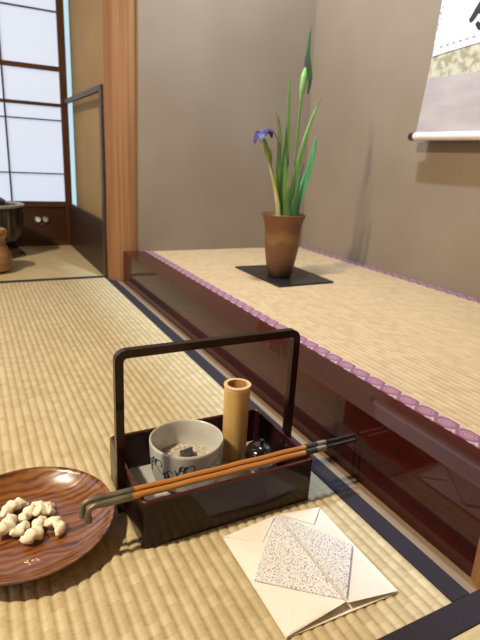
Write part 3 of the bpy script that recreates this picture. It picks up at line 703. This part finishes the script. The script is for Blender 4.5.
# ------------------------------------------------------------------ wooden plate and sweets
PX, PY = .0305, .629
bm = B()
lathe(bm, [(0,.0003),(.070,.0003),(.074,.0015),(.090,.008),(.105,.0165),(.1135,.0245),(.1155,.0268),(.1150,.0285),(.1125,.0285),(.1085,.0245),(.099,.0165),(.088,.0105),(.082,.0085),(.0795,.0070),(.0765,.0065),(.06,.0060),(.03,.0058),(0,.0058)], PX, PY, 128)
tag(finish('wooden_plate', bm, 'plate', loc=(PX,PY,0), angle=60), 'round turned brown wooden plate holding white sweets, cut by left edge', 'plate')
def sweet(x, y, z, ang, L, r, seed, label, bend=.35):
    random.seed(seed); pts = []; rad = []; L *= 1.08; r *= .9
    n = 9
    for i in range(n):
        s = i/(n-1)*2-1
        pts.append((s*L/2, bend*L*.5*(1-s*s)*(1 if seed%2 else -1)+.0012*math.sin(i*2+seed), .0018*math.sin(s*3+seed)))
        rad.append(r*(.45+.55*math.sqrt(max(0,1-(abs(s))**2.4)))*(1+.09*math.sin(i*2.3+seed)))
    P = smooth_path(pts, 4); R_ = lerp_list(rad, len(P)); bm = B()
    P = [P[0]-Vector((r*.35,0,0))]+P+[P[-1]+Vector((r*.35,0,0))]; R_ = [r*.2]+R_+[r*.2]
    tube(bm, P, R_, 14, flat=1.15)
    # a lobe pressed against the knot, and a crease
    for v_ in bm.verts:
        a = math.atan2(v_.co.z, v_.co.y+.0001)
        v_.co += Vector((0,0,1))*(.0011*math.sin(v_.co.x*520+seed)) + Vector((0,1,0))*(.0010*math.sin(v_.co.x*430+a*2+seed))
    mz = min(v_.co.z for v_ in bm.verts)
    M_ = Matrix.Translation((x, y, z-mz)) @ Matrix.Rotation(ang, 4, 'Z')
    bmesh.ops.transform(bm, matrix=M_, verts=bm.verts)
    o = finish('sugar_sweet', bm, 'candy', loc=(x,y,z), angle=80)
    tag(o, label, 'sweet', 'white twisted sweets on the wooden plate'); return o
zp = .0062
sweet(.0185,.6700,zp, D(28), .034,.0078, 1, 'long white twisted sweet at the back left of the pile')
sweet(.0560,.6680,zp, D(-25), .029,.0060, 2, 'white twisted sweet at the far back of the pile, lying crosswise')
sweet(.0545,.6450,zp, D(-8), .024,.0078, 3, 'plump white sweet at the right of the pile, behind the curled one')
sweet(.0020,.6370,zp, D(58), .030,.0090, 4, 'large white sweet nearest the left edge of the photo')
sweet(.0350,.6500,zp, D(55), .026,.0070, 5, 'white sweet in the middle of the pile, touching all the others', bend=.2)
sweet(.0200,.6260,zp, D(35), .022,.0065, 6, 'small pointed white sweet between the left sweet and the front one')
sweet(.0345,.6080,zp, D(25), .024,.0088, 8, 'plump smooth white sweet at the very front of the pile')
sweet(.0470,.6220,zp, D(60), .024,.0070, 7, 'white sweet between the front plump one and the curled one', bend=.25)
sweet(.0590,.6090,zp, D(-62), .026,.0074, 9, 'curled white sweet at the right end of the pile', bend=.8)
bm = B(); random.seed(3)
for k in range(14):
    x = .031+random.uniform(-.010,.010); y = .566+random.uniform(-.004,.004)
    bmesh.ops.create_icosphere(bm, subdivisions=1, radius=random.uniform(.0006,.0016), matrix=Matrix.Translation((x,y,.0066)))
tag(finish('sugar_crumbs', bm, 'candy', loc=(.031,.566,.0062)), 'white sugar crumbs on the plate in front of the sweets', 'crumbs', kind='stuff')

# ------------------------------------------------------------------ folded paper packet
A2,B2,C2,D2 = (.2690,.5110),(.4298,.5092),(.4250,.3405),(.2655,.3445)
T2,R2_,Q2,L2 = (.3558,.5052),(.4212,.4227),(.3501,.3440),(.2680,.4259)
def lift(bm, poly, th=.0006):
    """poly of (x,y,z): a thin sheet of paper with real thickness"""
    a = [bm.verts.new(p) for p in poly]; b = [bm.verts.new((p[0],p[1],p[2]-th)) for p in poly]
    bm.faces.new(a); bm.faces.new(b[::-1]); n = len(poly)
    for i in range(n): bm.faces.new((a[i], b[i], b[(i+1)%n], a[(i+1)%n]))
S1 = (.3568,.5185); S2 = (.3482,.3475)
t = thing('paper_packet', 'folded cream paper packet with speckled diamond lying on the straw mat', 'folded paper', (.345,.424,0))
bm = B(); lift(bm, [(*A2,.0016),(S1[0],S1[1]-.001,.0016),(*B2,.0016),(*C2,.0016),(*D2,.0016)], .0008); finish('base_sheet', bm, 'paper', t, smooth=False)
bm = B(); lift(bm, [(*A2,.0032),(*S1,.0062),(S2[0],S2[1],.0135),(*D2,.0036)])
lift(bm, [(A2[0]+.003,A2[1]-.01,.0027),(S1[0]-.004,S1[1]-.01,.0040),(S2[0]-.004,S2[1]+.004,.0065),(D2[0]+.003,D2[1]+.003,.0027)])
finish('left_flap', bm, 'paper', t, smooth=False)
bm = B(); lift(bm, [(S1[0]+.0018,S1[1],.0060),(*B2,.0034),(*C2,.0040),(S2[0]+.0035,S2[1]-.001,.0120)])
lift(bm, [(S1[0]+.005,S1[1]-.01,.0040),(B2[0]-.003,B2[1]-.01,.0027),(C2[0]-.003,C2[1]+.003,.0028),(S2[0]+.007,S2[1]+.005,.0060)])
finish('right_flap', bm, 'paper', t, smooth=False)
def zl(x, y): # height on the left flap
    u = (x-A2[0])/(S1[0]-A2[0]); w_ = (A2[1]-y)/(A2[1]-D2[1]); top = .0032+(.0062-.0032)*u; bot = .0036+(.0135-.0036)*u
    return top+(bot-top)*w_
def zr(x, y):
    u = (x-S1[0])/(B2[0]-S1[0]); w_ = (B2[1]-y)/(B2[1]-C2[1]); top = .0060+(.0034-.0060)*u; bot = .0120+(.0040-.0120)*u
    return top+(bot-top)*w_
def onto(fn, pts, up): return [(x, y, fn(x, y)+up) for x, y in pts]
bm = B(); lift(bm, onto(zl, [(S1[0]-.001,S1[1]-.0015),(.2700,.4262),(S2[0]-.001,S2[1]+.003)], .0030), .0010); finish('speckled_panel', bm, 'speckle', t, smooth=False)
bm = B(); lift(bm, onto(zr, [(S1[0]+.0025,S1[1]-.0015),(S2[0]+.0035,S2[1]+.003),(.4212,.4235)], .0030), .0010); finish('speckled_panel', bm, 'speckle', t, smooth=False)
# raised crease folds at the corners
bm = B()
lift(bm, onto(zl, [A2,(S1[0]-.001,S1[1]-.001),(.3110,.4775)], .0019), .0012)
finish('corner_fold', bm, 'paper', t, smooth=False)
bm = B()
lift(bm, onto(zr, [(S1[0]+.004,S1[1]-.001),B2,(.3975,.4795)], .0019), .0012)
finish('corner_fold', bm, 'paper', t, smooth=False)
bm = B()
lift(bm, onto(zl, [(.3094,.3926),(S2[0]-.003,S2[1]+.002),(D2[0]+.004,D2[1]+.001),(.2826,.3643)], .0013), .0010)
finish('corner_fold', bm, 'paper', t, smooth=False)

# ------------------------------------------------------------------ lights
def area(name, loc, rot, size, power, col, sy=None, shape='RECTANGLE'):
    l = bpy.data.lights.new(name, 'AREA'); l.shape = shape; l.size = size; l.size_y = sy or size; l.energy = power; l.color = col
    o = bpy.data.objects.new(name, l); C.objects.link(o); o.location = loc; o.rotation_euler = rot; return o
area('room_lamp', (-1.2,.72,2.15), (0,D(-28),0), .16, 74, (1.0,.82,.57), shape='DISK')
area('alcove_lamp', (.68,1.32,1.92), (0,0,0), .05, 40, (.64,.79,1.0), sy=.20)
area('window_daylight', (-1.82,1.0,1.15), (0,D(-90),0), 1.5, 6, (.80,.90,1.0), sy=2.4)
W = bpy.data.worlds.new('room'); bpy.context.scene.world = W; W.use_nodes = True
W.node_tree.nodes['Background'].inputs[0].default_value = (.9,.85,.8,1); W.node_tree.nodes['Background'].inputs[1].default_value = .02

# ------------------------------------------------------------------ camera
cam = bpy.data.cameras.new('camera'); co = bpy.data.objects.new('camera', cam); C.objects.link(co)
r = Vector((.8868625,-.45893519,.05341717)); u = Vector((.09345178,.29139932,.95202584)); f = Vector((.45248388,.83932409,-.30131944))
m = Matrix(((r.x,u.x,-f.x,0),(r.y,u.y,-f.y,0),(r.z,u.z,-f.z,.5),(0,0,0,1)))
co.matrix_world = m
cam.sensor_fit = 'VERTICAL'; cam.sensor_height = 36; cam.sensor_width = 27; cam.lens = 510/640*36
cam.dof.use_dof = True; cam.dof.focus_distance = .75; cam.dof.aperture_fstop = 9
cam.clip_start = .01
sc = bpy.context.scene; sc.camera = co
sc.view_settings.view_transform = 'Standard'; sc.view_settings.look = 'None'; sc.view_settings.gamma = 1; sc.view_settings.exposure = .12
sc.view_settings.use_curve_mapping = False
for o in bpy.data.objects:
    if '_org' in o: del o['_org']
